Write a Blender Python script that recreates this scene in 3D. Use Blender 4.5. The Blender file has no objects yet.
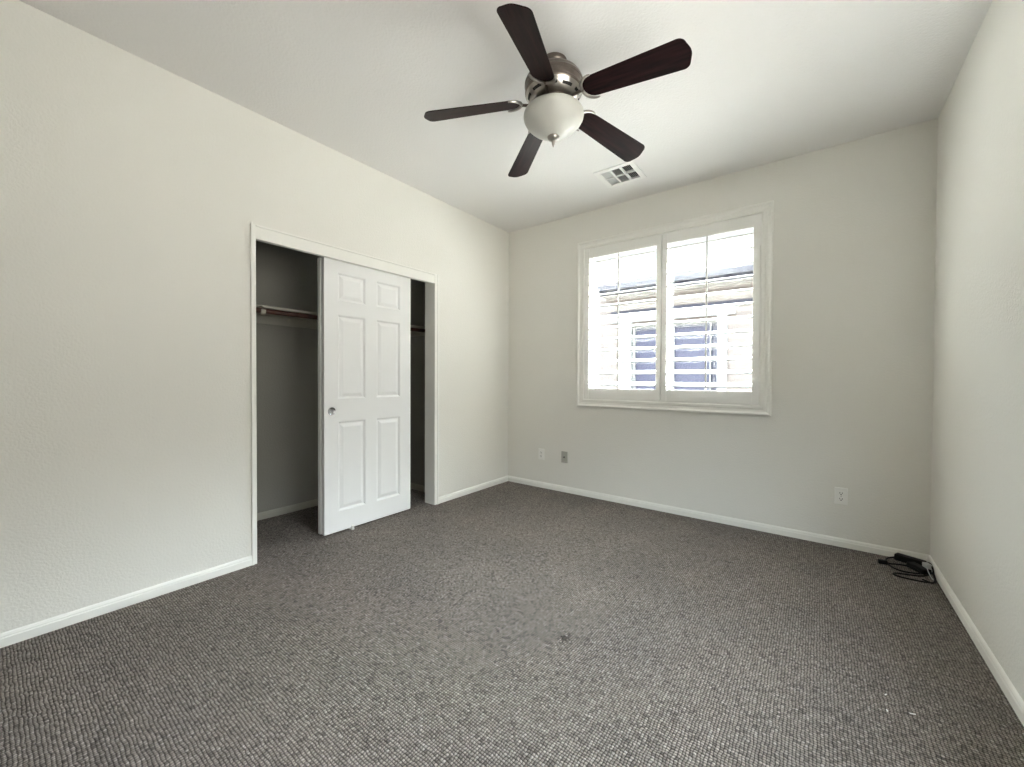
import bpy, bmesh, math, random
from mathutils import Vector, Matrix
S = bpy.context.scene
COL = S.collection
R = math.radians
random.seed(7)

# ---------------------------------------------------------------- camera
YAW, PITCH, ROLL = -0.6465, -0.0141, 0.0044
def cam_basis():
    f = Vector((math.sin(YAW)*math.cos(PITCH), math.cos(YAW)*math.cos(PITCH), math.sin(PITCH)))
    r = Vector((math.cos(YAW), -math.sin(YAW), 0)); u = r.cross(f)
    return math.cos(ROLL)*r+math.sin(ROLL)*u, -math.sin(ROLL)*r+math.cos(ROLL)*u, f
cr, cu, cf = cam_basis()
cd = bpy.data.cameras.new('camera'); cam = bpy.data.objects.new('camera', cd); COL.objects.link(cam)
cam.matrix_world = Matrix(((cr.x, cu.x, -cf.x, 2.7312), (cr.y, cu.y, -cf.y, -3.5501), (cr.z, cu.z, -cf.z, 1.1428), (0, 0, 0, 1)))
cd.sensor_width = 36; cd.lens = 404.46/1024*36; cd.clip_start = 0.02; cd.clip_end = 200
S.camera = cam

# ---------------------------------------------------------------- world, sun, exposure
S.view_settings.view_transform = 'Standard'; S.view_settings.look = 'None'
S.view_settings.gamma = 1; S.view_settings.use_curve_mapping = False
S.view_settings.exposure = 1.98
SKY, GROUND, SUN = 8.2, 1.0, 20.0
w = bpy.data.worlds.new('sky'); S.world = w; w.use_nodes = True
nt = w.node_tree; nt.nodes.clear()
out = nt.nodes.new('ShaderNodeOutputWorld'); bg = nt.nodes.new('ShaderNodeBackground')
tc = nt.nodes.new('ShaderNodeTexCoord'); sp = nt.nodes.new('ShaderNodeSeparateXYZ'); rp = nt.nodes.new('ShaderNodeValToRGB')
mr = nt.nodes.new('ShaderNodeMapRange'); mr.inputs[1].default_value = -1; mr.inputs[2].default_value = 1
nt.links.new(tc.outputs['Generated'], sp.inputs[0]); nt.links.new(sp.outputs[2], mr.inputs[0]); nt.links.new(mr.outputs[0], rp.inputs[0])
e = rp.color_ramp.elements
e[0].position = 0.485; e[0].color = (0.95*GROUND/10, 0.86*GROUND/10, 0.74*GROUND/10, 1)
e[1].position = 0.515; e[1].color = (0.027, 0.028, 0.029, 1)
q = e.new(0.665); q.color = (0.029, 0.030, 0.031, 1)
q = e.new(0.735); q.color = (0.80*SKY/10, 0.91*SKY/10, 1.0*SKY/10, 1)
# glow added to the sky towards +x, feeding the added side window
gw = nt.nodes.new('ShaderNodeMapRange'); gw.interpolation_type = 'SMOOTHSTEP'; gw.inputs[1].default_value = .40; gw.inputs[2].default_value = .90
nt.links.new(sp.outputs[0], gw.inputs[0])
GLOW = 1.8
ga = nt.nodes.new('ShaderNodeMix'); ga.data_type = 'RGBA'; ga.blend_type = 'ADD'
ga.inputs[7].default_value = (GLOW/10, .965*GLOW/10, .90*GLOW/10, 1)
nt.links.new(gw.outputs[0], ga.inputs[0]); nt.links.new(rp.outputs[0], ga.inputs[6])
nt.links.new(ga.outputs[2], bg.inputs[0]); bg.inputs[1].default_value = 10
nt.links.new(bg.outputs[0], out.inputs[0])
sd = bpy.data.lights.new('sun', 'SUN'); sd.energy = SUN; sd.angle = R(0.6); sd.color = (1, 0.985, 0.97)
so = bpy.data.objects.new('sun', sd); COL.objects.link(so)
so.rotation_euler = Vector((-0.10, -0.46, -0.86)).to_track_quat('-Z', 'Y').to_euler(); so.location = (1, 8, 9)
def portal(name, loc, d, sx, sy):
    l = bpy.data.lights.new(name, 'AREA'); l.shape = 'RECTANGLE'; l.size = sx; l.size_y = sy; l.cycles.is_portal = True
    o = bpy.data.objects.new(name, l); COL.objects.link(o); o.location = loc
    o.rotation_euler = Vector(d).to_track_quat('-Z', 'Z' if abs(d[2]) < .5 else 'Y').to_euler(); return o
portal('window_portal', (1.66, 0.16, 1.66), (0, -1, 0), 1.46, 1.44)
portal('fill_window_portal', (3.47, -2.50, 1.60), (-1, 0, 0), 1.40, 1.20)  # portal for the unseen window added as fill
try:
    S.cycles.use_denoising = True; S.cycles.max_bounces = 14; S.cycles.diffuse_bounces = 9
    S.cycles.sample_clamp_indirect = 12; S.cycles.caustics_reflective = False; S.cycles.caustics_refractive = False
except Exception: pass

# ---------------------------------------------------------------- materials
def mat(name, col, rough=0.6, metal=0.0, bump=None, spec=0.5, vary=None, coat=0):
    m = bpy.data.materials.new(name); m.use_nodes = True; t = m.node_tree; p = t.nodes['Principled BSDF']
    p.inputs['Base Color'].default_value = (*col, 1); p.inputs['Roughness'].default_value = rough
    p.inputs['Metallic'].default_value = metal; p.inputs['Specular IOR Level'].default_value = spec
    p.inputs['Coat Weight'].default_value = coat
    g = t.nodes.new('ShaderNodeTexCoord')
    if vary:   # (scale, amount)
        n = t.nodes.new('ShaderNodeTexNoise'); n.inputs['Scale'].default_value = vary[0]; n.inputs['Detail'].default_value = 5
        t.links.new(g.outputs['Object'], n.inputs['Vector'])
        r = t.nodes.new('ShaderNodeValToRGB'); a = vary[1]
        r.color_ramp.elements[0].position = .3; r.color_ramp.elements[1].position = .7
        r.color_ramp.elements[0].color = (*[c*(1-a) for c in col], 1); r.color_ramp.elements[1].color = (*[min(1, c*(1+a)) for c in col], 1)
        t.links.new(n.outputs[0], r.inputs[0]); t.links.new(r.outputs[0], p.inputs['Base Color'])
    if bump:   # (scale, distance)
        n = t.nodes.new('ShaderNodeTexNoise'); n.inputs['Scale'].default_value = bump[0]; n.inputs['Detail'].default_value = 3
        t.links.new(g.outputs['Object'], n.inputs['Vector'])
        b = t.nodes.new('ShaderNodeBump'); b.inputs['Distance'].default_value = bump[1]; b.inputs['Strength'].default_value = .6
        t.links.new(n.outputs[0], b.inputs['Height']); t.links.new(b.outputs[0], p.inputs['Normal'])
    return m
M = {}
M['wall'] = mat('wall_paint', (0.79, 0.775, 0.73), 0.75, bump=(95, 0.0035), spec=.3, vary=(1.1, .012))
M['closet'] = mat('closet_shade_paint', (0.32, 0.31, 0.28), 0.8, bump=(95, 0.0035), spec=.2)  # darkened to put the closet's shade into the wall colour
M['ceiling'] = mat('ceiling_paint', (0.80, 0.785, 0.775), 0.85, bump=(80, 0.004), spec=.2)
M['trim'] = mat('trim_paint', (0.85, 0.84, 0.80), 0.42, spec=.45)
M['door'] = mat('door_paint', (0.86, 0.86, 0.86), 0.42, bump=(220, 0.0004), spec=.45)
M['shutter'] = mat('shutter_paint', (0.86, 0.85, 0.82), 0.4)
M['vinyl'] = mat('white_vinyl', (0.85, 0.85, 0.84), 0.35)
M['chrome'] = mat('chrome', (0.62, 0.62, 0.64), 0.22, 1)
M['nickel'] = mat('aged_nickel', (0.20, 0.17, 0.15), 0.36, 1, vary=(30, .15))
M['nickel_bright'] = mat('bright_nickel', (0.42, 0.39, 0.36), 0.28, 1)
M['black_slot'] = mat('dark_opening', (0.012, 0.011, 0.011), 0.7)
M['rod_wood'] = mat('red_brown_wood', (0.055, 0.018, 0.012), 0.5, vary=(12, .3))
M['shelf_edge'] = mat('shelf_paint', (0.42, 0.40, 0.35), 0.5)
M['plastic_white'] = mat('white_plastic', (0.87, 0.86, 0.83), 0.35)
M['plastic_grey'] = mat('grey_plastic', (0.42, 0.41, 0.37), 0.45)
M['tuft'] = mat('carpet_yarn', (0.085, 0.075, 0.067), 0.95, spec=.1)
M['black'] = mat('black_rubber', (0.006, 0.0055, 0.006), 0.6, spec=.25)
M['label'] = mat('grey_label', (0.55, 0.55, 0.55), 0.5)
M['vent'] = mat('vent_enamel', (0.82, 0.81, 0.79), 0.4)
M['vent_slat'] = mat('vent_louvre_enamel', (0.62, 0.62, 0.62), 0.45)
M['duct'] = mat('duct_metal', (0.03, 0.03, 0.03), 0.6)
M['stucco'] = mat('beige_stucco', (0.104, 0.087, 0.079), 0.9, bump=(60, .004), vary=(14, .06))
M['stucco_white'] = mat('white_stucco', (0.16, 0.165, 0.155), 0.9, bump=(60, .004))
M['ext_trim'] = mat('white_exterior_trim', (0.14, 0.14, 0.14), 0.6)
M['gutter'] = mat('slate_gutter', (0.030, 0.030, 0.040), 0.7, spec=.05)
M['roof'] = mat('concrete_roof_tile', (0.16, 0.12, 0.10), 0.8)
M['dark_glass'] = mat('tinted_glass', (0.042, 0.042, 0.062), 0.3, spec=.1)
M['concrete'] = mat('side_yard_concrete', (0.12, 0.118, 0.115), 0.9, bump=(25, .004), vary=(5, .08))

# glass pane
m = bpy.data.materials.new('clear_glass'); m.use_nodes = True; t = m.node_tree; t.nodes.clear()
o_ = t.nodes.new('ShaderNodeOutputMaterial'); mx = t.nodes.new('ShaderNodeMixShader'); tr = t.nodes.new('ShaderNodeBsdfTransparent'); gl = t.nodes.new('ShaderNodeBsdfGlossy')
gl.inputs['Roughness'].default_value = .02; mx.inputs[0].default_value = .06; tr.inputs[0].default_value = (.97, .985, .975, 1)
t.links.new(tr.outputs[0], mx.inputs[1]); t.links.new(gl.outputs[0], mx.inputs[2]); t.links.new(mx.outputs[0], o_.inputs[0]); M['glass'] = m

# blade wood
m = mat('mahogany_blade', (0.03, 0.01, 0.01), 0.38, spec=.09); t = m.node_tree; p = t.nodes['Principled BSDF']
g = t.nodes.new('ShaderNodeTexCoord'); mp = t.nodes.new('ShaderNodeMapping'); mp.inputs['Scale'].default_value = (3, 40, 40)
n = t.nodes.new('ShaderNodeTexNoise'); n.inputs['Scale'].default_value = 1.5; n.inputs['Detail'].default_value = 4
r = t.nodes.new('ShaderNodeValToRGB'); r.color_ramp.elements[0].position = .35; r.color_ramp.elements[1].position = .7
r.color_ramp.elements[0].color = (.006, .0025, .003, 1); r.color_ramp.elements[1].color = (.024, .008, .009, 1)
t.links.new(g.outputs['Object'], mp.inputs[0]); t.links.new(mp.outputs[0], n.inputs[0]); t.links.new(n.outputs[0], r.inputs[0]); t.links.new(r.outputs[0], p.inputs['Base Color'])
M['blade'] = m

# frosted bowl
m = mat('frosted_alabaster_glass', (0.56, 0.555, 0.52), 0.42, vary=(9, .05)); p = m.node_tree.nodes['Principled BSDF']
p.inputs['Subsurface Weight'].default_value = .35; p.inputs['Subsurface Radius'].default_value = (.03, .03, .028); p.inputs['Subsurface Scale'].default_value = 1
M['bowl'] = m

# looped carpet
def carpet():
    m = bpy.data.materials.new('looped_carpet'); m.use_nodes = True; t = m.node_tree; L = t.links.new; N = t.nodes.new
    p = t.nodes['Principled BSDF']; p.inputs['Roughness'].default_value = .95; p.inputs['Specular IOR Level'].default_value = .1
    g = N('ShaderNodeTexCoord')
    wob = N('ShaderNodeTexNoise'); wob.inputs['Scale'].default_value = 28; wob.inputs['Detail'].default_value = 2
    L(g.outputs['Object'], wob.inputs['Vector'])
    ws = N('ShaderNodeVectorMath'); ws.operation = 'SCALE'; ws.inputs['Scale'].default_value = .013; L(wob.outputs['Color'], ws.inputs[0])
    va = N('ShaderNodeVectorMath'); L(g.outputs['Object'], va.inputs[0]); L(ws.outputs[0], va.inputs[1])
    sx = N('ShaderNodeSeparateXYZ'); L(va.outputs[0], sx.inputs[0])
    PITCH_ = 0.0100
    def wave(sock):
        a = N('ShaderNodeMath'); a.operation = 'MULTIPLY'; a.inputs[1].default_value = math.pi/PITCH_; L(sock, a.inputs[0])
        b = N('ShaderNodeMath'); b.operation = 'SINE'; L(a.outputs[0], b.inputs[0])
        c = N('ShaderNodeMath'); c.operation = 'ABSOLUTE'; L(b.outputs[0], c.inputs[0]); return c
    wx, wy = wave(sx.outputs[0]), wave(sx.outputs[1])
    h = N('ShaderNodeMath'); h.operation = 'MULTIPLY'; L(wx.outputs[0], h.inputs[0]); L(wy.outputs[0], h.inputs[1])
    hp = N('ShaderNodeMath'); hp.operation = 'POWER'; L(h.outputs[0], hp.inputs[0]); hp.inputs[1].default_value = .6
    # flecks: one random tone per loop
    sc = N('ShaderNodeVectorMath'); sc.operation = 'SCALE'; sc.inputs['Scale'].default_value = 1/PITCH_; L(va.outputs[0], sc.inputs[0])
    fl = N('ShaderNodeVectorMath'); fl.operation = 'FLOOR'; L(sc.outputs[0], fl.inputs[0])
    wn = N('ShaderNodeTexWhiteNoise'); L(fl.outputs[0], wn.inputs['Vector'])
    fr = N('ShaderNodeValToRGB'); e = fr.color_ramp.elements
    e[0].position = 0; e[0].color = (.130, .114, .102, 1); e[1].position = 1; e[1].color = (.34, .305, .28, 1)
    for pos, c in ((.2, (.212, .186, .166)), (.8, (.272, .240, .214))):
        q = e.new(pos); q.color = (*c, 1)
    L(wn.outputs['Value'], fr.inputs[0])
    # fibre noise
    fn = N('ShaderNodeTexNoise'); fn.inputs['Scale'].default_value = 420; fn.inputs['Detail'].default_value = 3; L(g.outputs['Object'], fn.inputs['Vector'])
    fm = N('ShaderNodeMapRange'); fm.inputs[1].default_value = .25; fm.inputs[2].default_value = .75; fm.inputs[3].default_value = .72; fm.inputs[4].default_value = 1.25
    L(fn.outputs[0], fm.inputs[0])
    # coarser speckle of mixed yarn tones
    f2 = N('ShaderNodeTexNoise'); f2.inputs['Scale'].default_value = 95; f2.inputs['Detail'].default_value = 2; L(g.outputs['Object'], f2.inputs['Vector'])
    g2 = N('ShaderNodeMapRange'); g2.inputs[1].default_value = .3; g2.inputs[2].default_value = .7; g2.inputs[3].default_value = .74; g2.inputs[4].default_value = 1.28
    L(f2.outputs[0], g2.inputs[0]); mm = N('ShaderNodeMath'); mm.operation = 'MULTIPLY'; L(fm.outputs[0], mm.inputs[0]); L(g2.outputs[0], mm.inputs[1]); fm = mm
    m1 = N('ShaderNodeMix'); m1.data_type = 'RGBA'; m1.blend_type = 'MULTIPLY'; m1.inputs[0].default_value = 1
    L(fr.outputs[0], m1.inputs[6]); L(fm.outputs[0], m1.inputs[7])
    # colour darkens in the gaps between the loops
    gp = N('ShaderNodeMapRange'); gp.inputs[1].default_value = 0; gp.inputs[2].default_value = .72; gp.inputs[3].default_value = .10; gp.inputs[4].default_value = 1.22
    L(hp.outputs[0], gp.inputs[0])
    m2 = N('ShaderNodeMix'); m2.data_type = 'RGBA'; m2.blend_type = 'MULTIPLY'; m2.inputs[0].default_value = 1
    L(m1.outputs[2], m2.inputs[6]); L(gp.outputs[0], m2.inputs[7])
    # broad wear and soiling
    bn = N('ShaderNodeTexNoise'); bn.inputs['Scale'].default_value = 2.2; bn.inputs['Detail'].default_value = 6; bn.inputs['Roughness'].default_value = .6; L(g.outputs['Object'], bn.inputs['Vector'])
    br = N('ShaderNodeValToRGB'); br.color_ramp.elements[0].position = .3; br.color_ramp.elements[1].position = .7
    br.color_ramp.elements[0].color = (.90, .90, .91, 1); br.color_ramp.elements[1].color = (1.08, 1.06, 1.04, 1); L(bn.outputs[0], br.inputs[0])
    m3 = N('ShaderNodeMix'); m3.data_type = 'RGBA'; m3.blend_type = 'MULTIPLY'; m3.inputs[0].default_value = 1
    L(m2.outputs[2], m3.inputs[6]); L(br.outputs[0], m3.inputs[7])
    L(m3.outputs[2], p.inputs['Base Color'])
    b = N('ShaderNodeBump'); b.inputs['Distance'].default_value = .009; b.inputs['Strength'].default_value = .75
    L(hp.outputs[0], b.inputs['Height']); L(b.outputs[0], p.inputs['Normal'])
    return m
M['carpet'] = carpet()

# ---------------------------------------------------------------- mesh helpers
def box(bm, x0, x1, y0, y1, z0, z1, mtx=None):
    vs = [bm.verts.new((x, y, z)) for x in (x0, x1) for y in (y0, y1) for z in (z0, z1)]
    for f in ((0, 1, 3, 2), (4, 6, 7, 5), (0, 4, 5, 1), (2, 3, 7, 6), (0, 2, 6, 4), (1, 5, 7, 3)):
        bm.faces.new([vs[i] for i in f])
    if mtx: bmesh.ops.transform(bm, matrix=mtx, verts=vs)
    return vs
def lathe(bm, prof, seg=48, mtx=None, cap0=True, cap1=True):
    rings = []
    for r, z in prof:
        rings.append([bm.verts.new((r*math.cos(2*math.pi*i/seg), r*math.sin(2*math.pi*i/seg), z)) for i in range(seg)])
    for a, b in zip(rings, rings[1:]):
        for i in range(seg):
            j = (i+1) % seg; bm.faces.new((a[i], b[i], b[j], a[j]))
    if cap0: bm.faces.new(rings[0])
    if cap1: bm.faces.new(list(reversed(rings[-1])))
    if mtx: bmesh.ops.transform(bm, matrix=mtx, verts=[v for g in rings for v in g])
def extrude_profile(bm, prof, p0, p1, nrm, up=(0, 0, 1)):
    """prof: (out, up) points swept from p0 to p1"""
    p0, p1, n, u = Vector(p0), Vector(p1), Vector(nrm), Vector(up)
    a = [bm.verts.new(p0+n*o+u*z) for o, z in prof]; b = [bm.verts.new(p1+n*o+u*z) for o, z in prof]
    k = len(prof)
    for i in range(k):
        j = (i+1) % k; bm.faces.new((a[i], a[j], b[j], b[i]))
    bm.faces.new(list(reversed(a))); bm.faces.new(b)
def tube(bm, pts, rad, seg=10, closed=False):
    pts = [Vector(p) for p in pts]; n = len(pts); rings = []
    prev = None
    for i, p in enumerate(pts):
        if closed: d = pts[(i+1) % n]-pts[i-1]
        else: d = pts[min(i+1, n-1)]-pts[max(i-1, 0)]
        d.normalize()
        if prev is None: a = d.orthogonal().normalized()
        else: a = (prev-d*prev.dot(d)).normalized()
        prev = a; b = d.cross(a)
        rr = rad[i] if isinstance(rad, (list, tuple)) else rad
        rings.append([bm.verts.new(p+(a*math.cos(2*math.pi*k/seg)+b*math.sin(2*math.pi*k/seg))*rr) for k in range(seg)])
    m_ = n if closed else n-1
    for i in range(m_):
        A, B = rings[i], rings[(i+1) % n]
        for k in range(seg):
            l = (k+1) % seg; bm.faces.new((A[k], A[l], B[l], B[k]))
    if not closed:
        bm.faces.new(list(reversed(rings[0]))); bm.faces.new(rings[-1])
def spline(pts, n=10):
    pts = [Vector(p) for p in pts]; P = [pts[0]]+pts+[pts[-1]]; o = []
    for i in range(1, len(P)-2):
        a, b, c, d = P[i-1:i+3]
        for k in range(n):
            s = k/n; o.append(.5*((2*b)+(c-a)*s+(2*a-5*b+4*c-d)*s*s+(3*b-a-3*c+d)*s**3))
    o.append(pts[-1]); return o
def obj(name, bm, m, parent=None, smooth=False, bevel=0, loc=None, fix=True):
    if fix: bmesh.ops.recalc_face_normals(bm, faces=bm.faces)
    me = bpy.data.meshes.new(name); bm.to_mesh(me); bm.free()
    o = bpy.data.objects.new(name, me); COL.objects.link(o)
    if isinstance(m, str): m = M[m]
    me.materials.append(m)
    if smooth:
        for f in me.polygons: f.use_smooth = True
        try: me.set_sharp_from_angle(angle=R(38))
        except Exception: pass
    if bevel:
        md = o.modifiers.new('bevel', 'BEVEL'); md.width = bevel; md.segments = 2; md.limit_method = 'ANGLE'
        md.harden_normals = False
    if parent: o.parent = parent
    if loc: o.location = loc
    return o
def nb(): return bmesh.new()
def boxes(name, lst, m, parent=None, bevel=0):
    b = nb()
    for l in lst: box(b, *l)
    return obj(name, b, m, parent, bevel=bevel)
def struct(o, label=None):
    o['kind'] = 'structure'
    if label: o['label'] = label
    return o
def empty(name, loc, label, cat, group=None):
    o = bpy.data.objects.new(name, None); COL.objects.link(o); o.location = loc; o.empty_display_size = .1
    return tag(o, label, cat, group)
def tag(o, label, cat, group=None):
    o['label'] = label; o['category'] = cat
    if group: o['group'] = group
    return o

# ---------------------------------------------------------------- room shell
W, H, F = 3.3005, 2.74, -5.3           # right wall, ceiling height, front wall
T = 0.115
CL, CR, CT = -2.524, -1.089, 1.977     # closet opening
KB, KL, KR = -0.81, -2.85, -0.86       # closet back wall x, side walls y
WX0, WX1, WZ0, WZ1 = 0.925, 2.393, 0.94, 2.38
struct(boxes('floor', [(KB-T, W+T, F-T, 0.14, -0.10, 0)], 'carpet'))
vx0, vx1, vy0, vy1 = 1.352, 1.604, -0.611, -0.368
struct(boxes('ceiling', [(KB-T, vx0, F-T, .14, H, H+.12), (vx1, W+T, F-T, .14, H, H+.12), (vx0, vx1, F-T, vy0, H, H+.12), (vx0, vx1, vy1, .14, H, H+.12)], 'ceiling'))
struct(boxes('wall_left', [(-T, 0, CR+.018, 0, 0, H), (-T, 0, CL-.018, CR+.018, CT+.045, H), (-T, 0, F, CL-.018, 0, H)], 'wall'))
struct(boxes('wall_back', [(-T, WX0, 0, .14, 0, H), (WX1, W+T, 0, .14, 0, H), (WX0, WX1, 0, .14, 0, WZ0), (WX0, WX1, 0, .14, WZ1, H)], 'wall'))
struct(boxes('wall_right', [(W, W+T, -1.80, 0, 0, H), (W, W+T, -3.20, -1.80, 0, 1.00), (W, W+T, -3.20, -1.80, 2.20, H), (W, W+T, F, -3.20, 0, H)], 'wall'))
struct(boxes('wall_front', [(-T, W+T, F-T, F, 0, H)], 'wall'))
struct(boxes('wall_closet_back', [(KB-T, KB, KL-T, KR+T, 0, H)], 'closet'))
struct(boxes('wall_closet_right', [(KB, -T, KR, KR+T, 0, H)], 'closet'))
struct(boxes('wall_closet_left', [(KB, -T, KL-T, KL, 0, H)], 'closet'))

BB = [(0, 0), (.0125, 0), (.0125, .036), (.0095, .041), (.0095, .046), (.006, .053), (.002, .0575), (0, .0575)]
def base(name, *runs):
    b = nb()
    for p0, p1, n in runs: extrude_profile(b, BB, p0, p1, n)
    return struct(obj(name, b, 'shelf_edge' if 'closet' in name else 'trim'))  # closet baseboard takes a darker colour for the shade in there
base('baseboard_left', ((0, F, 0), (0, CL-.026, 0), (1, 0, 0)), ((0, CR+.040, 0), (0, 0, 0), (1, 0, 0)))
base('baseboard_back', ((0, 0, 0), (W, 0, 0), (0, -1, 0)))
base('baseboard_right', ((W, F, 0), (W, 0, 0), (-1, 0, 0)))
base('baseboard_front', ((0, F, 0), (W, F, 0), (0, 1, 0)))
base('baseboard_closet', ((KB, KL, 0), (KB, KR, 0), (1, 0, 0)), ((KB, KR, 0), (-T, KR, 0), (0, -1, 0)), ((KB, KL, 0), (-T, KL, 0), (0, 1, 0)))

# closet casing and head track fascia
b = nb()
box(b, -.001, .012, CL-.028, CL, 0, CT+.085)
box(b, .012, .018, CL-.028, CL-.018, 0, CT+.095)
box(b, -.001, .012, CR, CR+.043, 0, CT+.085)
box(b, .012, .018, CR+.030, CR+.043, 0, CT+.085)
box(b, -.004, .010, CL, CR, CT, CT+.075)
box(b, -.004, .016, CL, CR, CT+.075, CT+.086)
box(b, -.022, -.004, CL, CR, CT, CT+.05)
box(b, -T-.004, .004, CR, CR+.018, 0, CT+.04)
box(b, -T-.004, .004, CL-.018, CL, 0, CT+.04)
box(b, -T-.004, -.004, CL, CR, CT+.028, CT+.045)
struct(obj('trim_1', b, 'trim', bevel=.0015), 'white painted casing round the closet opening')

# ---------------------------------------------------------------- sliding closet doors
def panel_door(name, y0, y1, z0, z1, xf, th, cols, rows, m):
    b = nb()
    ys = sorted({y0, y1, *[v for c in cols for v in c]}); zs = sorted({z0, z1, *[v for c in rows for v in c]})
    for i in range(len(ys)-1):
        for j in range(len(zs)-1):
            a, c, d, e_ = ys[i], ys[i+1], zs[j], zs[j+1]
            if (a, c) in cols and (d, e_) in rows:
                prev = None
                for ins, dp in ((0, 0), (.004, -.002), (.012, -.0125), (.019, -.013), (.040, -.004), (.044, -.003)):
                    ring = [b.verts.new((xf+dp, yy, zz)) for yy, zz in ((a+ins, d+ins), (c-ins, d+ins), (c-ins, e_-ins), (a+ins, e_-ins))]
                    if prev:
                        for k in range(4): b.faces.new((prev[k], prev[(k+1) % 4], ring[(k+1) % 4], ring[k]))
                    prev = ring
                b.faces.new(prev)
            else:
                b.faces.new([b.verts.new((xf, yy, zz)) for yy, zz in ((a, d), (c, d), (c, e_), (a, e_))])
    xb = xf-th
    for q_ in (((xf, y0, z0), (xb, y0, z0), (xb, y0, z1), (xf, y0, z1)), ((xf, y1, z0), (xf, y1, z1), (xb, y1, z1), (xb, y1, z0)),
               ((xb, y0, z0), (xb, y1, z0), (xb, y1, z1), (xb, y0, z1)), ((xf, y0, z0), (xf, y1, z0), (xb, y1, z0), (xb, y0, z0)),
               ((xf, y0, z1), (xb, y0, z1), (xb, y1, z1), (xf, y1, z1))):
        b.faces.new([b.verts.new(v) for v in q_])
    bmesh.ops.remove_doubles(b, verts=b.verts, dist=1e-5)
    return struct(obj(name, b, m))
cols = [(-1.968, -1.742), (-1.645, -1.419)]; rows = [(.160, .818), (.982, 1.594), (1.697, 1.898)]
d1 = panel_door('door_1', -2.071, -1.313, .016, 1.99, -.045, .034, cols, rows, 'door')
d1['label'] = 'white six-panel sliding closet door in front'
def pull(parent, y, z, x):
    b = nb(); mt = Matrix.Translation((x, y, z)) @ Matrix.Rotation(R(90), 4, 'Y')
    lathe(b, [(.0, .0006), (.017, .0006), (.0215, .0018), (.0235, .0034), (.0262, .0044), (.0285, .0032), (.0295, .0)], 40, mt, cap0=False, cap1=False)
    o = obj('finger_pull', b, 'chrome', parent, smooth=True); o['label'] = 'round chrome recessed finger pull'; return o
pull(d1, -2.016, .898, -.045)
cols2 = [(a-.004, c-.004) for a, c in cols]
d2 = panel_door('door_2', -2.075, -1.317, .016, 1.99, -.091, .034, cols2, rows, 'door')
d2['label'] = 'white sliding closet door tucked behind the front one'
b = nb(); box(b, -.130, -.030, -1.868, -1.846, 0, .006); box(b, -.042, -.030, -1.866, -1.848, 0, .032); box(b, -.090, -.080, -1.866, -1.848, 0, .012)
tag(obj('door_guide', b, 'plastic_white', bevel=.002), 'small white plastic guide at foot of sliding closet door', 'door guide')

# closet shelf, rod and bracket
sh = boxes('closet_shelf', [(KB, -.40, KL+.001, KR-.001, 1.630, 1.648)], 'shelf_edge', bevel=.001)
tag(sh, 'painted shelf running along the top of the closet', 'shelf')
b = nb(); box(b, KB, KB+.018, KL+.02, KR-.02, 1.565, 1.630); obj('shelf_cleat', b, 'shelf_edge', sh)
b = nb(); box(b, KB, -.30, KR-.020, KR-.001, 1.560, 1.630); obj('shelf_cleat', b, 'shelf_edge', sh)
b = nb(); tube(b, [(-.335, KL+.001, 1.598), (-.335, KR-.021, 1.598)], .0165, 20)
tag(obj('closet_rod', b, 'rod_wood', smooth=True), 'dark red-brown wooden hanging rod under the closet shelf', 'closet rod')
br = empty('shelf_bracket', (-.335, -2.355, 1.598), 'pale metal bracket holding up the closet rod and shelf', 'bracket')
b = nb(); tube(b, [(.0215*math.cos(a), 0, .0215*math.sin(a)) for a in [R(v) for v in range(-200, 21, 20)]], .005, 8)
bmesh.ops.scale(b, vec=(1, 3.2, 1), verts=b.verts); obj('rod_hook', b, 'shelf_edge', br, smooth=True)
b = nb(); box(b, KB+.335, .02, -.009, .009, .026, .0315); box(b, KB+.335, KB+.340, -.012, .012, -.26, .0315)
tube(b, [(KB+.34, 0, -.24), (-.06, 0, .018)], .006, 8); obj('brace', b, 'shelf_edge', br)

# ---------------------------------------------------------------- back window, casing, shutters
def frame_ring(b, x0, x1, z0, z1, wd, y0, y1):
    box(b, x0, x0+wd, y0, y1, z0, z1); box(b, x1-wd, x1, y0, y1, z0, z1)
    box(b, x0+wd, x1-wd, y0, y1, z0, z0+wd); box(b, x0+wd, x1-wd, y0, y1, z1-wd, z1)
def mitre_ring(b, x0, x1, z0, z1, prof):
    """prof: list of (inset, y); closed loop swept round the rectangle with mitred corners"""
    rings = [[b.verts.new(((x0+i, y, z0+i), (x1-i, y, z0+i), (x1-i, y, z1-i), (x0+i, y, z1-i))[c]) for i, y in prof] for c in range(4)]
    k = len(prof)
    for c in range(4):
        A, B = rings[c], rings[(c+1) % 4]
        for i in range(k):
            j = (i+1) % k; b.faces.new((A[i], A[j], B[j], B[i]))
win = empty('window_1', (1.66, 0, 1.66), 'white framed sliding window with plantation shutters', 'window'); del win['category']; win['kind'] = 'structure'
def wobj(name, b, m, **k):
    for v in b.verts: v.co -= Vector((1.66, 0, 1.66))
    return obj(name, b, m, win, **k)
b = nb(); mitre_ring(b, .857, 2.461, .868, 2.452, [(0, 0), (0, -.020), (.006, -.024), (.014, -.024), (.020, -.018), (.026, -.013), (.044, -.011), (.048, -.016), (.056, -.018), (.068, -.018), (.0725, -.012), (.0725, .0)])
wobj('window_casing', b, 'trim', smooth=False)
b = nb(); mitre_ring(b, .927, 2.391, .942, 2.378, [(0, .138), (0, -.010), (.0075, -.010), (.0075, .021), (.018, .021), (.018, .032), (.010, .032), (.010, .138)])
wobj('window_jamb', b, 'shutter')
b = nb(); frame_ring(b, .937, 2.381, .952, 2.368, .042, .085, .130); box(b, 1.640, 1.680, .088, .128, .99, 2.33)
wobj('window_frame', b, 'vinyl')
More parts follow.
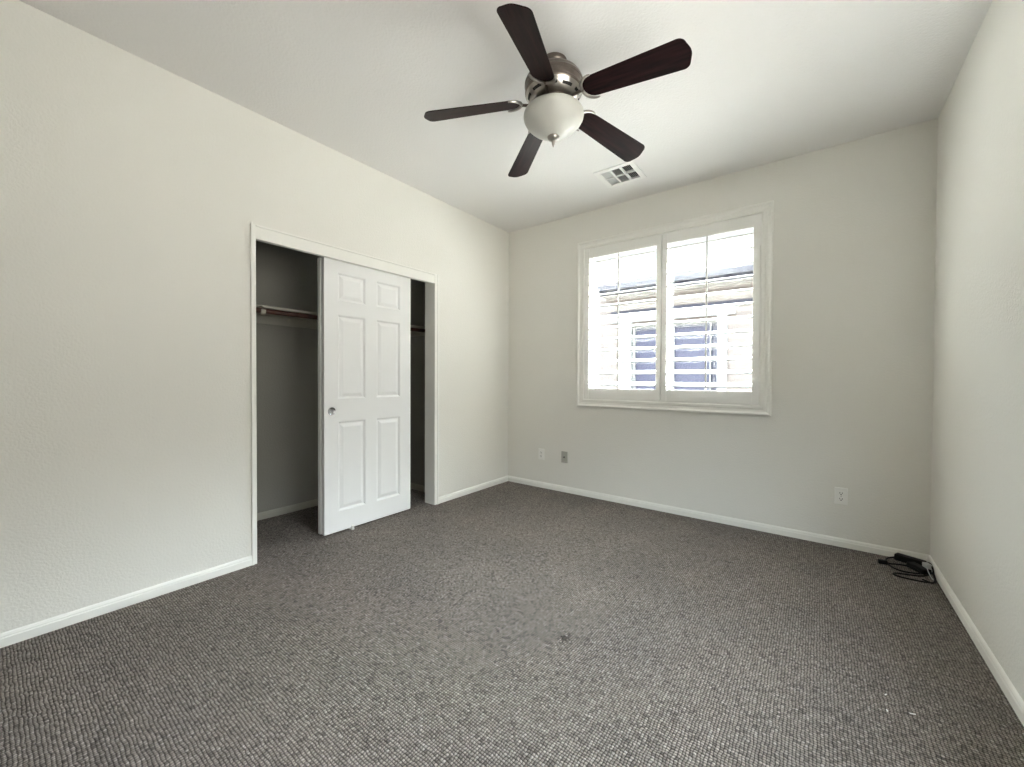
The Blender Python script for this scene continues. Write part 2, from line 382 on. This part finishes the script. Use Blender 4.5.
b = nb(); box(b, .979, 1.640, .112, .116, .994, 2.326); box(b, 1.680, 2.339, .100, .104, .994, 2.326)
wobj('pane', b, 'glass')

SLZ0, SLD, TILT = 1.092, .1046, R(15)
def shutter(x0, x1, label, sl, sr):
    t_ = empty('plantation_shutter', ((x0+x1)/2, 0, .949), label, 'shutter', None); cx = (x0+x1)/2
    def L_(b):
        for v in b.verts: v.co -= Vector((cx, 0, .949))
        return b
    z0, z1 = .949, 2.371; a, c = x0+sl, x1-sr
    b = nb(); box(b, x0, a, -.016, .014, z0, z1); box(b, x0-.006, x0+.02, .0145, .020, z0, z1); obj('stile', L_(b), 'shutter', t_, bevel=.002)
    b = nb(); box(b, c, x1, -.016, .014, z0, z1); box(b, x1-.02, x1+.006 if x1 > 2 else x1-.001, .0145, .020, z0, z1); obj('stile', L_(b), 'shutter', t_, bevel=.002)
    b = nb(); box(b, a, c, -.013, .011, 2.288, z1); obj('rail', L_(b), 'shutter', t_, bevel=.002)
    b = nb(); box(b, a, c, -.013, .011, z0, 1.046); obj('rail', L_(b), 'shutter', t_, bevel=.002)
    b = nb()
    for i in range(12):
        z = SLZ0+SLD*i; mt = Matrix.Translation((0, 0, z)) @ Matrix.Rotation(TILT, 4, 'X')
        pr = [(-.057, -.0042), (-.057, .0042), (-.025, .0058), (0, .006), (.025, .0055), (.057, .0030), (.057, -.0030), (.025, -.0055), (0, -.006), (-.025, -.0058)]
        A = [b.verts.new(mt @ Vector((a+.002, y, zz))) for y, zz in pr]; B = [b.verts.new(mt @ Vector((c-.002, y, zz))) for y, zz in pr]
        for k in range(10):
            b.faces.new((A[k], A[(k+1) % 10], B[(k+1) % 10], B[k]))
        b.faces.new(A); b.faces.new(list(reversed(B)))
    lv = obj('louvers', L_(b), 'shutter', t_, smooth=True)
    return t_, cx, L_
t1, cx1, L1 = shutter(.936, 1.657, 'left white plantation shutter panel with open louvers', .046, .042)
t2, cx2, L2 = shutter(1.663, 2.382, 'right white plantation shutter panel with open louvers', .042, .046)
yt = -.056*math.cos(TILT)-.006
for t_, cx, L_, xr in ((t1, cx1, L1, 1.294), (t2, cx2, L2, 2.024)):
    b = nb(); box(b, xr-.0055, xr+.0055, yt-.008, yt, SLZ0-.045, SLZ0+11*SLD+.03)
    tr_ = obj('tilt_rod', L_(b), 'shutter', t_, bevel=.002)
for t_, cx, L_, xh in ((t1, cx1, L1, .936), (t2, cx2, L2, 2.382)):
    for zh in (1.15, 2.17):
        b = nb(); tube(b, [(xh, -.020, zh-.032), (xh, -.020, zh+.032)], .004, 10); box(b, xh-.001, xh+.014, -.0185, -.0155, zh-.03, zh+.03); box(b, xh-.014, xh+.001, -.0185, -.0155, zh-.03, zh+.03)
        obj('hinge', L_(b), 'shutter', t_)

# unseen window added in the right wall as fill light for the left wall
w2 = bpy.data.objects.new('fill_window', None); COL.objects.link(w2); w2.location = (W, -2.50, 1.60); w2['kind'] = 'structure'
b = nb()
for y0, y1, z0, z1 in ((-.70, -.665, -.60, .60), (.665, .70, -.60, .60), (-.665, .665, -.60, -.565), (-.665, .665, .565, .60), (-.665, .665, -.02, .02)):
    box(b, .055, .10, y0, y1, z0, z1)
obj('window_frame', b, 'vinyl', w2)
b = nb(); box(b, .076, .080, -.665, .665, -.565, -.02); box(b, .076, .080, -.665, .665, .02, .565); obj('pane', b, 'glass', w2)

# ---------------------------------------------------------------- ceiling fan
FX, FY, ZB = 1.650, -1.779, 2.552
fan = empty('ceiling_fan', (FX, FY, H), 'five-blade ceiling fan with dark mahogany blades and frosted bowl light', 'ceiling fan')
def fl(prof): return [(r_, z-H) for r_, z in prof]
b = nb(); lathe(b, fl([(.062, 2.739), (.066, 2.736), (.066, 2.722), (.060, 2.712), (.050, 2.704), (.044, 2.690)]), 56); obj('canopy', b, 'nickel', fan, smooth=True)
b = nb(); lathe(b, fl([(.036, 2.694), (.062, 2.691), (.090, 2.683), (.114, 2.671), (.132, 2.655), (.141, 2.641), (.145, 2.629), (.1465, 2.628), (.1465, 2.618), (.144, 2.616), (.143, 2.590), (.1445, 2.588), (.1445, 2.580), (.140, 2.574)]), 64, cap1=False)
mh = obj('motor_housing', b, 'nickel', fan, smooth=True)
b = nb(); lathe(b, fl([(.140, 2.575), (.128, 2.556), (.112, 2.540), (.098, 2.531), (.090, 2.529), (.040, 2.529)]), 64, cap0=False)
mb = obj('slotted_ring', b, 'nickel_bright', fan, smooth=True)
slot0 = None
for i in range(10):        # curved ventilation slots lying on the cone of the ring
    if slot0 is None:
        b = nb()
        for k in range(6):
            s0, s1 = R(4)*k-R(12), R(4)*(k+1)-R(12)
            rr = [(.1285, 2.5565), (.1215, 2.5487)]
            vi = [b.verts.new((r_*math.cos(s)+dx, r_*math.sin(s), z-dz-H)) for dx, dz in ((0, .0010), (.002, -.001)) for s in (s0, s1) for r_, z in rr]
            for f in ((0, 1, 3, 2), (4, 6, 7, 5), (0, 4, 5, 1), (2, 3, 7, 6), (0, 2, 6, 4), (1, 5, 7, 3)): b.faces.new([vi[j] for j in f])
        bmesh.ops.remove_doubles(b, verts=b.verts, dist=1e-5)
        slot0 = k_ = obj('ventilation_slot', b, 'black_slot', mb)
    else:
        k_ = slot0.copy(); COL.objects.link(k_); k_.parent = mb
    k_.rotation_euler = (0, 0, 2*math.pi*(i+.25)/10)
b = nb(); lathe(b, fl([(.086, 2.530), (.088, 2.524), (.088, 2.512), (.080, 2.508), (.066, 2.506), (.064, 2.500), (.095, 2.497), (.112, 2.4955), (.112, 2.491), (.04, 2.490)]), 56); obj('light_fitter', b, 'nickel', fan, smooth=True)
b = nb(); lathe(b, fl([(.128, 2.486), (.137, 2.487), (.144, 2.484), (.1495, 2.476), (.1515, 2.464), (.149, 2.450), (.141, 2.435), (.127, 2.419), (.108, 2.403), (.086, 2.388), (.064, 2.375), (.045, 2.366), (.024, 2.361), (.010, 2.358)]), 72, cap0=False); obj('lamp_shade', b, 'bowl', fan, smooth=True)
b = nb(); lathe(b, fl([(.026, 2.372), (.030, 2.366), (.031, 2.360), (.028, 2.352), (.020, 2.345), (.011, 2.341), (.008, 2.336), (.0085, 2.330), (.006, 2.322), (.003, 2.314), (.001, 2.310)]), 32); obj('finial', b, 'nickel_bright', fan, smooth=True)
# one blade with its iron, pointing along +x of its own origin at the hub
def blade_mesh():
    b = nb(); r0, r1 = .170, .664; w0, w1 = .055, .070; th = .0045; outl = []
    n0 = 10
    cxr = r0+w0
    for i in range(n0+1):                       # rounded root
        a = R(90+180*i/n0); outl.append((cxr+w0*math.cos(a), w0*math.sin(a)))
    # outer end: shallow arc with rounded corners
    ec = .032
    for i in range(7):
        a = R(-90+80*i/6); outl.append((r1-.012-ec+ec*math.cos(a), -(w1-ec)+ec*math.sin(a)))
    for i in range(1, 6):
        s = -1+2*i/6; outl.append((r1-.012+.012*(1-s*s), (w1-ec)*s))
    for i in range(7):
        a = R(10+80*i/6); outl.append((r1-.012-ec+ec*math.cos(a), (w1-ec)+ec*math.sin(a)))
    top = [b.verts.new((x, y, th/2)) for x, y in outl]; bot = [b.verts.new((x, y, -th/2)) for x, y in outl]
    b.faces.new(top); b.faces.new(list(reversed(bot)))
    n = len(outl)
    for i in range(n): b.faces.new((top[i], top[(i+1) % n], bot[(i+1) % n], bot[i]))
    return b
def iron_mesh():
    b = nb(); rr = .062; cxr = .170+.056
    arc = [(cxr+rr*math.cos(R(a)), rr*math.sin(R(a)), -.006) for a in range(84, 277, 12)]
    rad = [.0035]+[.0048+.0034*math.sin(math.pi*i/(len(arc)-1)) for i in range(1, len(arc)-1)]+[.0035]
    tube(b, arc, rad, 8)
    return b
def arm_mesh():
    b = nb()
    tube(b, spline([(.060, 0, -.020), (.100, 0, -.018), (.130, 0, -.012), (.155, 0, -.008), (.172, 0, -.006)], 5), .0075, 8)
    box(b, .168, .200, -.008, .008, .0025, .006)
    return b
PITCHB = R(-15)
proto = None
BM, IM, AM = None, None, None
for i in range(5):
    th = 5.010+i*2*math.pi/5+(.018 if i == 0 else 0)
    rot = Matrix.Rotation(th, 4, 'Z') @ Matrix.Rotation(R((8.0, 6.9, 7.3, 6.9, 6.9)[i]), 4, 'Y') @ Matrix.Rotation(PITCHB, 4, 'X')
    if i == 0:
        bl = obj('blade', blade_mesh(), 'blade', fan, bevel=.0012); ir = obj('blade_iron', iron_mesh(), 'nickel_bright', bl, smooth=True)
        ar = obj('blade_arm', arm_mesh(), 'nickel', bl, smooth=True)
        proto = (bl, ir, ar)
    else:
        bl = proto[0].copy(); COL.objects.link(bl); bl.parent = fan
        for c in proto[1:]:
            k = c.copy(); COL.objects.link(k); k.parent = bl
    bl.matrix_local = Matrix.Translation((0, 0, ZB-H)) @ rot

# ---------------------------------------------------------------- ceiling vent
vent = empty('ceiling_vent', (1.4775, -.4925, H), 'square white ceiling air vent with six openings beside the fan', 'vent')
def V_(b):
    for v in b.verts: v.co -= Vector((1.4775, -.4925, H))
    return b
b = nb(); X0, X1, Y0, Y1 = 1.320, 1.635, -.645, -.340; gx = [1.359, 1.438, 1.518, 1.597]; gy = [-.604, -.490, -.376]
box(b, X0, gx[0], Y0, Y1, H-.007, H-.0005); box(b, gx[3], X1, Y0, Y1, H-.007, H-.0005)
box(b, gx[0], gx[3], Y0, gy[0], H-.007, H-.0005); box(b, gx[0], gx[3], gy[2], Y1, H-.007, H-.0005)
for g_ in gx[1:3]: box(b, g_-.006, g_+.006, gy[0], gy[2], H-.007, H+.012)
box(b, gx[0], gx[3], gy[1]-.005, gy[1]+.005, H-.0068, H+.012)
obj('vent_frame', V_(b), 'vent', vent, bevel=.0015)
b = nb()
for ci in range(3):
    x0, x1 = gx[ci]+(.006 if ci else 0), gx[ci+1]-(.006 if ci < 2 else 0)
    for y0, y1 in ((gy[0], gy[1]-.005), (gy[1]+.005, gy[2])):
        if ci == 1:
            n_ = 8
            for k in range(n_):
                yy = y0+(k+.5)*(y1-y0)/n_; mt = Matrix.Translation(((x0+x1)/2, yy, H+.003)) @ Matrix.Rotation(R(50), 4, 'X'); hw = (x1-x0)/2
                box(b, -hw, hw, -.0065, .0065, -.0005, .0005, mt)
        else:
            n_ = 6
            for k in range(n_):
                xx = x0+(k+.5)*(x1-x0)/n_; mt = Matrix.Translation((xx, (y0+y1)/2, H+.003)) @ Matrix.Rotation(R(-48 if ci == 0 else 48), 4, 'Y'); hw = (y1-y0)/2
                box(b, -.0065, .0065, -hw, hw, -.0005, .0005, mt)
obj('vent_louvers', V_(b), 'vent_slat', vent)
b = nb(); z1 = H+.16
for q_ in ((vx0+.001, vx1-.001, vy0+.001, vy1-.001, z1, z1+.002), (vx0+.001, vx0+.003, vy0+.001, vy1-.001, H+.013, z1), (vx1-.003, vx1-.001, vy0+.001, vy1-.001, H+.013, z1),
           (vx0+.003, vx1-.003, vy0+.001, vy0+.003, H+.013, z1), (vx0+.003, vx1-.003, vy1-.003, vy1-.001, H+.013, z1)): box(b, *q_)
obj('duct', V_(b), 'duct', vent)

# ---------------------------------------------------------------- wall plates
def plate_mesh(b, w_=.070, h_=.114, d=.006):
    mitre_ring(b, -w_/2, w_/2, -h_/2, h_/2, [(0, 0), (0, -.003), (.003, -d), (.006, -d)])
    i = .006; b.faces.new([b.verts.new((x, -d, z)) for x, z in ((-w_/2+i, -h_/2+i), (w_/2-i, -h_/2+i), (w_/2-i, h_/2-i), (-w_/2+i, h_/2-i))])
def outlet(x, z, label, kind):
    o = empty('wall_outlet' if kind != 'jack' else 'wall_jack', (x, 0, z), label, 'wall outlet' if kind != 'jack' else 'wall jack')
    b = nb(); plate_mesh(b); obj('cover_plate', b, 'plastic_white', o)
    if kind == 'outlet':
        for s in (-1, 1):
            b = nb(); zc = s*.0195
            pts = []
            for k in range(24):
                a = 2*math.pi*k/24; pts.append((.0172*math.cos(a), max(-.0135, min(.0135, .0172*math.sin(a)))))
            A = [b.verts.new((p[0], -.006, zc+p[1])) for p in pts]; B = [b.verts.new((p[0], -.0078, zc+p[1])) for p in pts]
            b.faces.new(B)
            for k in range(24): b.faces.new((A[k], A[(k+1) % 24], B[(k+1) % 24], B[k]))
            rc = obj('receptacle', b, 'plastic_white', o)
            b = nb(); box(b, -.0078, -.0050, -.0083, -.0070, zc-.002, zc+.008); box(b, .0050, .0078, -.0083, -.0070, zc-.002, zc+.007)
            box(b, -.0030, .0030, -.0083, -.0070, zc-.0105, zc-.0045); obj('socket_slots', b, 'black_slot', rc)
        b = nb(); lathe(b, [(.003, 0), (.003, .0016)], 12, Matrix.Translation((0, -.006, 0)) @ Matrix.Rotation(R(90), 4, 'X')); obj('screw', b, 'nickel_bright', o)
    else:
        b = nb(); lathe(b, [(.0075, 0), (.0075, .003), (.0048, .003), (.0048, .011), (.002, .011)], 20, Matrix.Translation((0, -.006, 0)) @ Matrix.Rotation(R(90), 4, 'X')); obj('coax_connector', b, 'black_slot' , o, smooth=True)
        for s in (-1, 1):
            b = nb(); lathe(b, [(.003, 0), (.003, .0016)], 12, Matrix.Translation((0, -.006, s*.042)) @ Matrix.Rotation(R(90), 4, 'X')); obj('screw', b, 'nickel_bright', o)
    return o
outlet(2.870, .346, 'white duplex outlet on back wall right of the window', 'outlet')
o2 = outlet(.716, .350, 'grey cable jack plate low on the back wall under the window', 'jack')
for c in o2.children:
    if c.name.startswith('cover_plate'): c.data.materials[0] = M['plastic_grey']
outlet(.442, .348, 'white duplex outlet nearest the back left corner', 'outlet')

# ---------------------------------------------------------------- corner clutter: power strip, adapter, cords
ps = empty('power_strip', (3.205, -.064, 0), 'black power strip lying against back baseboard in the right corner', 'power strip')
ps.rotation_euler = (0, 0, R(-24))
b = nb(); box(b, -.070, .070, -.024, .024, .001, .040); obj('strip_body', b, 'black', ps, bevel=.006)
for k in range(3):
    b = nb(); box(b, -.058+.042*k, -.028+.042*k, -.012, .012, .040, .0425); obj('socket', b, 'black_slot', ps, bevel=.001)
ad = empty('power_adapter', (3.228, -.172, 0), 'black power adapter brick beside the power strip', 'power adapter')
ad.rotation_euler = (0, 0, R(-55))
b = nb(); box(b, -.055, .055, -.026, .026, .001, .034); obj('adapter_body', b, 'black', ad, bevel=.007)
b = nb(); box(b, -.024, .024, -.016, .016, .034, .0346); obj('adapter_label', b, 'black_slot', ad)
ch = empty('wall_charger', (3.262, -.185, 0), 'small grey charger with pale cord leaning at the right baseboard', 'charger')
b = nb(); box(b, -.014, .014, -.020, .024, .034, .060, Matrix.Rotation(R(20), 4, 'Z')); obj('charger_body', b, 'label', ch, bevel=.004)
b = nb(); tube(b, spline([(-.006, -.016, .046), (-.004, -.050, .030), (.004, -.085, .010), (.016, -.125, .006)], 8), .0024, 8); obj('pale_cord', b, 'label', ch, smooth=True)
bpy.context.view_layer.update()
def cord(parent, pts, r_=.0044):
    b = nb(); tube(b, spline(pts, 10), r_, 10); inv = parent.matrix_world.inverted()
    bmesh.ops.transform(b, matrix=inv, verts=b.verts); return obj('power_cord', b, 'black', parent, smooth=True)
c1 = cord(ps, [(3.150, -.040, .018), (3.105, -.070, .010), (3.088, -.125, .006), (3.100, -.200, .006), (3.135, -.245, .006), (3.185, -.245, .006), (3.225, -.225, .008), (3.20, -.19, .02), (3.15, -.165, .014), (3.11, -.165, .008), (3.086, -.172, .010)])
b = nb(); mt = Matrix.Translation((3.070, -.176, .0125)) @ Matrix.Rotation(R(12), 4, 'Z')
box(b, -.024, .020, -.012, .012, -.0115, .0125, mt); bmesh.ops.transform(b, matrix=ps.matrix_world.inverted(), verts=b.verts)
obj('plug', b, 'black', c1, bevel=.004)
cord(ad, [(3.262, -.225, .010), (3.225, -.262, .005), (3.165, -.285, .005), (3.118, -.300, .005), (3.100, -.325, .005), (3.125, -.348, .005), (3.180, -.352, .005), (3.235, -.345, .005), (3.270, -.330, .008), (3.277, -.290, .012), (3.274, -.24, .03)])
cord(ad, [(3.24, -.13, .036), (3.272, -.150, .055), (3.279, -.200, .05), (3.277, -.255, .028), (3.274, -.31, .018), (3.255, -.36, .013), (3.22, -.335, .013)], .0044)
# pulled tuft in the carpet
b = nb()
for k, (dx, dy, a_) in enumerate(((0, 0, 10), (.011, .005, 50), (-.010, .004, -30), (.004, -.009, 80), (-.004, .011, 20))):
    c_, s_ = math.cos(R(a_)), math.sin(R(a_))
    tube(b, spline([(dx+u*c_, dy+u*s_, h_) for u, h_ in ((-.009, 0), (-.006, .006), (0, .010), (.006, .006), (.009, 0))], 4), .0022, 6)
bmesh.ops.scale(b, vec=(1.15, 1.15, 1.0), verts=b.verts)
pt = obj('carpet_tuft', b, 'tuft', smooth=True, loc=(1.863, -2.015, 0)); tag(pt, 'small pulled tuft of yarn near the middle of the carpet', 'tuft')

# scraps of lint on the carpet
for x, y, s, a in ((2.943, -1.575, .005, 60), (2.937, -1.668, .005, 100), (3.005, -1.634, .008, 20)):
    b = nb(); box(b, -s, s, -.0016, .0016, 0, .002, Matrix.Translation((x, y, .001)) @ Matrix.Rotation(R(a), 4, 'Z'))
    tag(obj('lint_scrap', b, 'plastic_white'), 'tiny white scrap of lint on the carpet near the right wall', 'lint', 'lint scraps on the carpet')

# ---------------------------------------------------------------- outside: side yard and the neighbouring house
g = boxes('ground', [(-9, 12, .14, 14, -.45, -.25)], 'concrete'); g['kind'] = 'structure'
nh = empty('neighbour_house', (1.5, 3.5, -.25), 'beige stucco house next door seen through the shutters', 'house')
def N_(b):
    for v in b.verts: v.co -= Vector((1.5, 3.5, -.25))
    return b
def nobj(name, b, m, parent=nh, **k): return obj(name, N_(b), m, parent, **k)
b = nb(); WL, WR_ = -.55, 9.0
wx = [(-.0+.06, .74), (.80, 1.53)]
zw0, zw1 = .93, 2.06
box(b, WL, .02, 3.5, 3.7, -.25, 2.62); box(b, 1.50, WR_, 3.5, 3.7, -.25, 2.62)
box(b, .02, 1.50, 3.5, 3.7, -.25, zw0); box(b, .02, 1.50, 3.5, 3.7, zw1, 2.62)
box(b, WL, WR_, 3.7, 8.5, -.25, 2.62)
nobj('wall', b, 'stucco')
b = nb(); box(b, -5.5, WL, 4.9, 8.5, -.25, 2.40); nobj('side_wing', b, 'stucco_white')
b = nb(); box(b, -.42, 9.3, 3.24, 3.5, 2.60, 2.64); nobj('soffit', b, 'stucco')
b = nb(); box(b, -.42, 9.3, 3.20, 3.24, 2.615, 2.785); box(b, -.42, 9.3, 3.15, 3.20, 2.69, 2.785); nobj('gutter', b, 'gutter')
b = nb()
vs = [b.verts.new(v) for v in ((-.45, 3.2, 2.785), (9.3, 3.2, 2.785), (9.3, 6.5, 3.30), (-.45, 6.5, 3.30), (-.45, 3.2, 2.75), (9.3, 3.2, 2.75), (9.3, 6.5, 3.25), (-.45, 6.5, 3.25))]
for f in ((0, 1, 2, 3), (7, 6, 5, 4), (0, 4, 5, 1), (1, 5, 6, 2), (2, 6, 7, 3), (3, 7, 4, 0)): b.faces.new([vs[i] for i in f])
nobj('roof', b, 'roof')
b = nb(); box(b, -.30, 9.0, 3.46, 3.5, 2.27, 2.35); nobj('shadow_band', b, 'gutter')  # dark strip stands in for the shadow band on the wall
b = nb(); box(b, -.30, 1.72, 3.45, 3.5, 2.14, 2.26); nobj('window_head_trim', b, 'ext_trim')
b = nb(); box(b, 1.47, 1.61, 3.45, 3.5, .80, 2.14); box(b, -.13, .09, 3.45, 3.5, .80, 2.14); box(b, -.13, 1.61, 3.45, 3.5, .78, .92); nobj('window_side_trim', b, 'ext_trim')
b = nb(); box(b, .09, 1.475, 3.53, 3.58, .925, .945); box(b, .09, 1.475, 3.53, 3.58, 2.045, 2.065); box(b, .09, .13, 3.53, 3.58, .93, 2.06); box(b, .70, .80, 3.53, 3.58, .93, 2.06); box(b, 1.35, 1.37, 3.53, 3.58, .93, 2.06); box(b, 1.455, 1.475, 3.53, 3.58, .93, 2.06)
wf = nobj('window_frame', b, 'ext_trim')
b = nb(); box(b, .09, 1.50, 3.585, 3.60, .93, 2.06); pn = obj('pane', N_(b), 'dark_glass', wf)
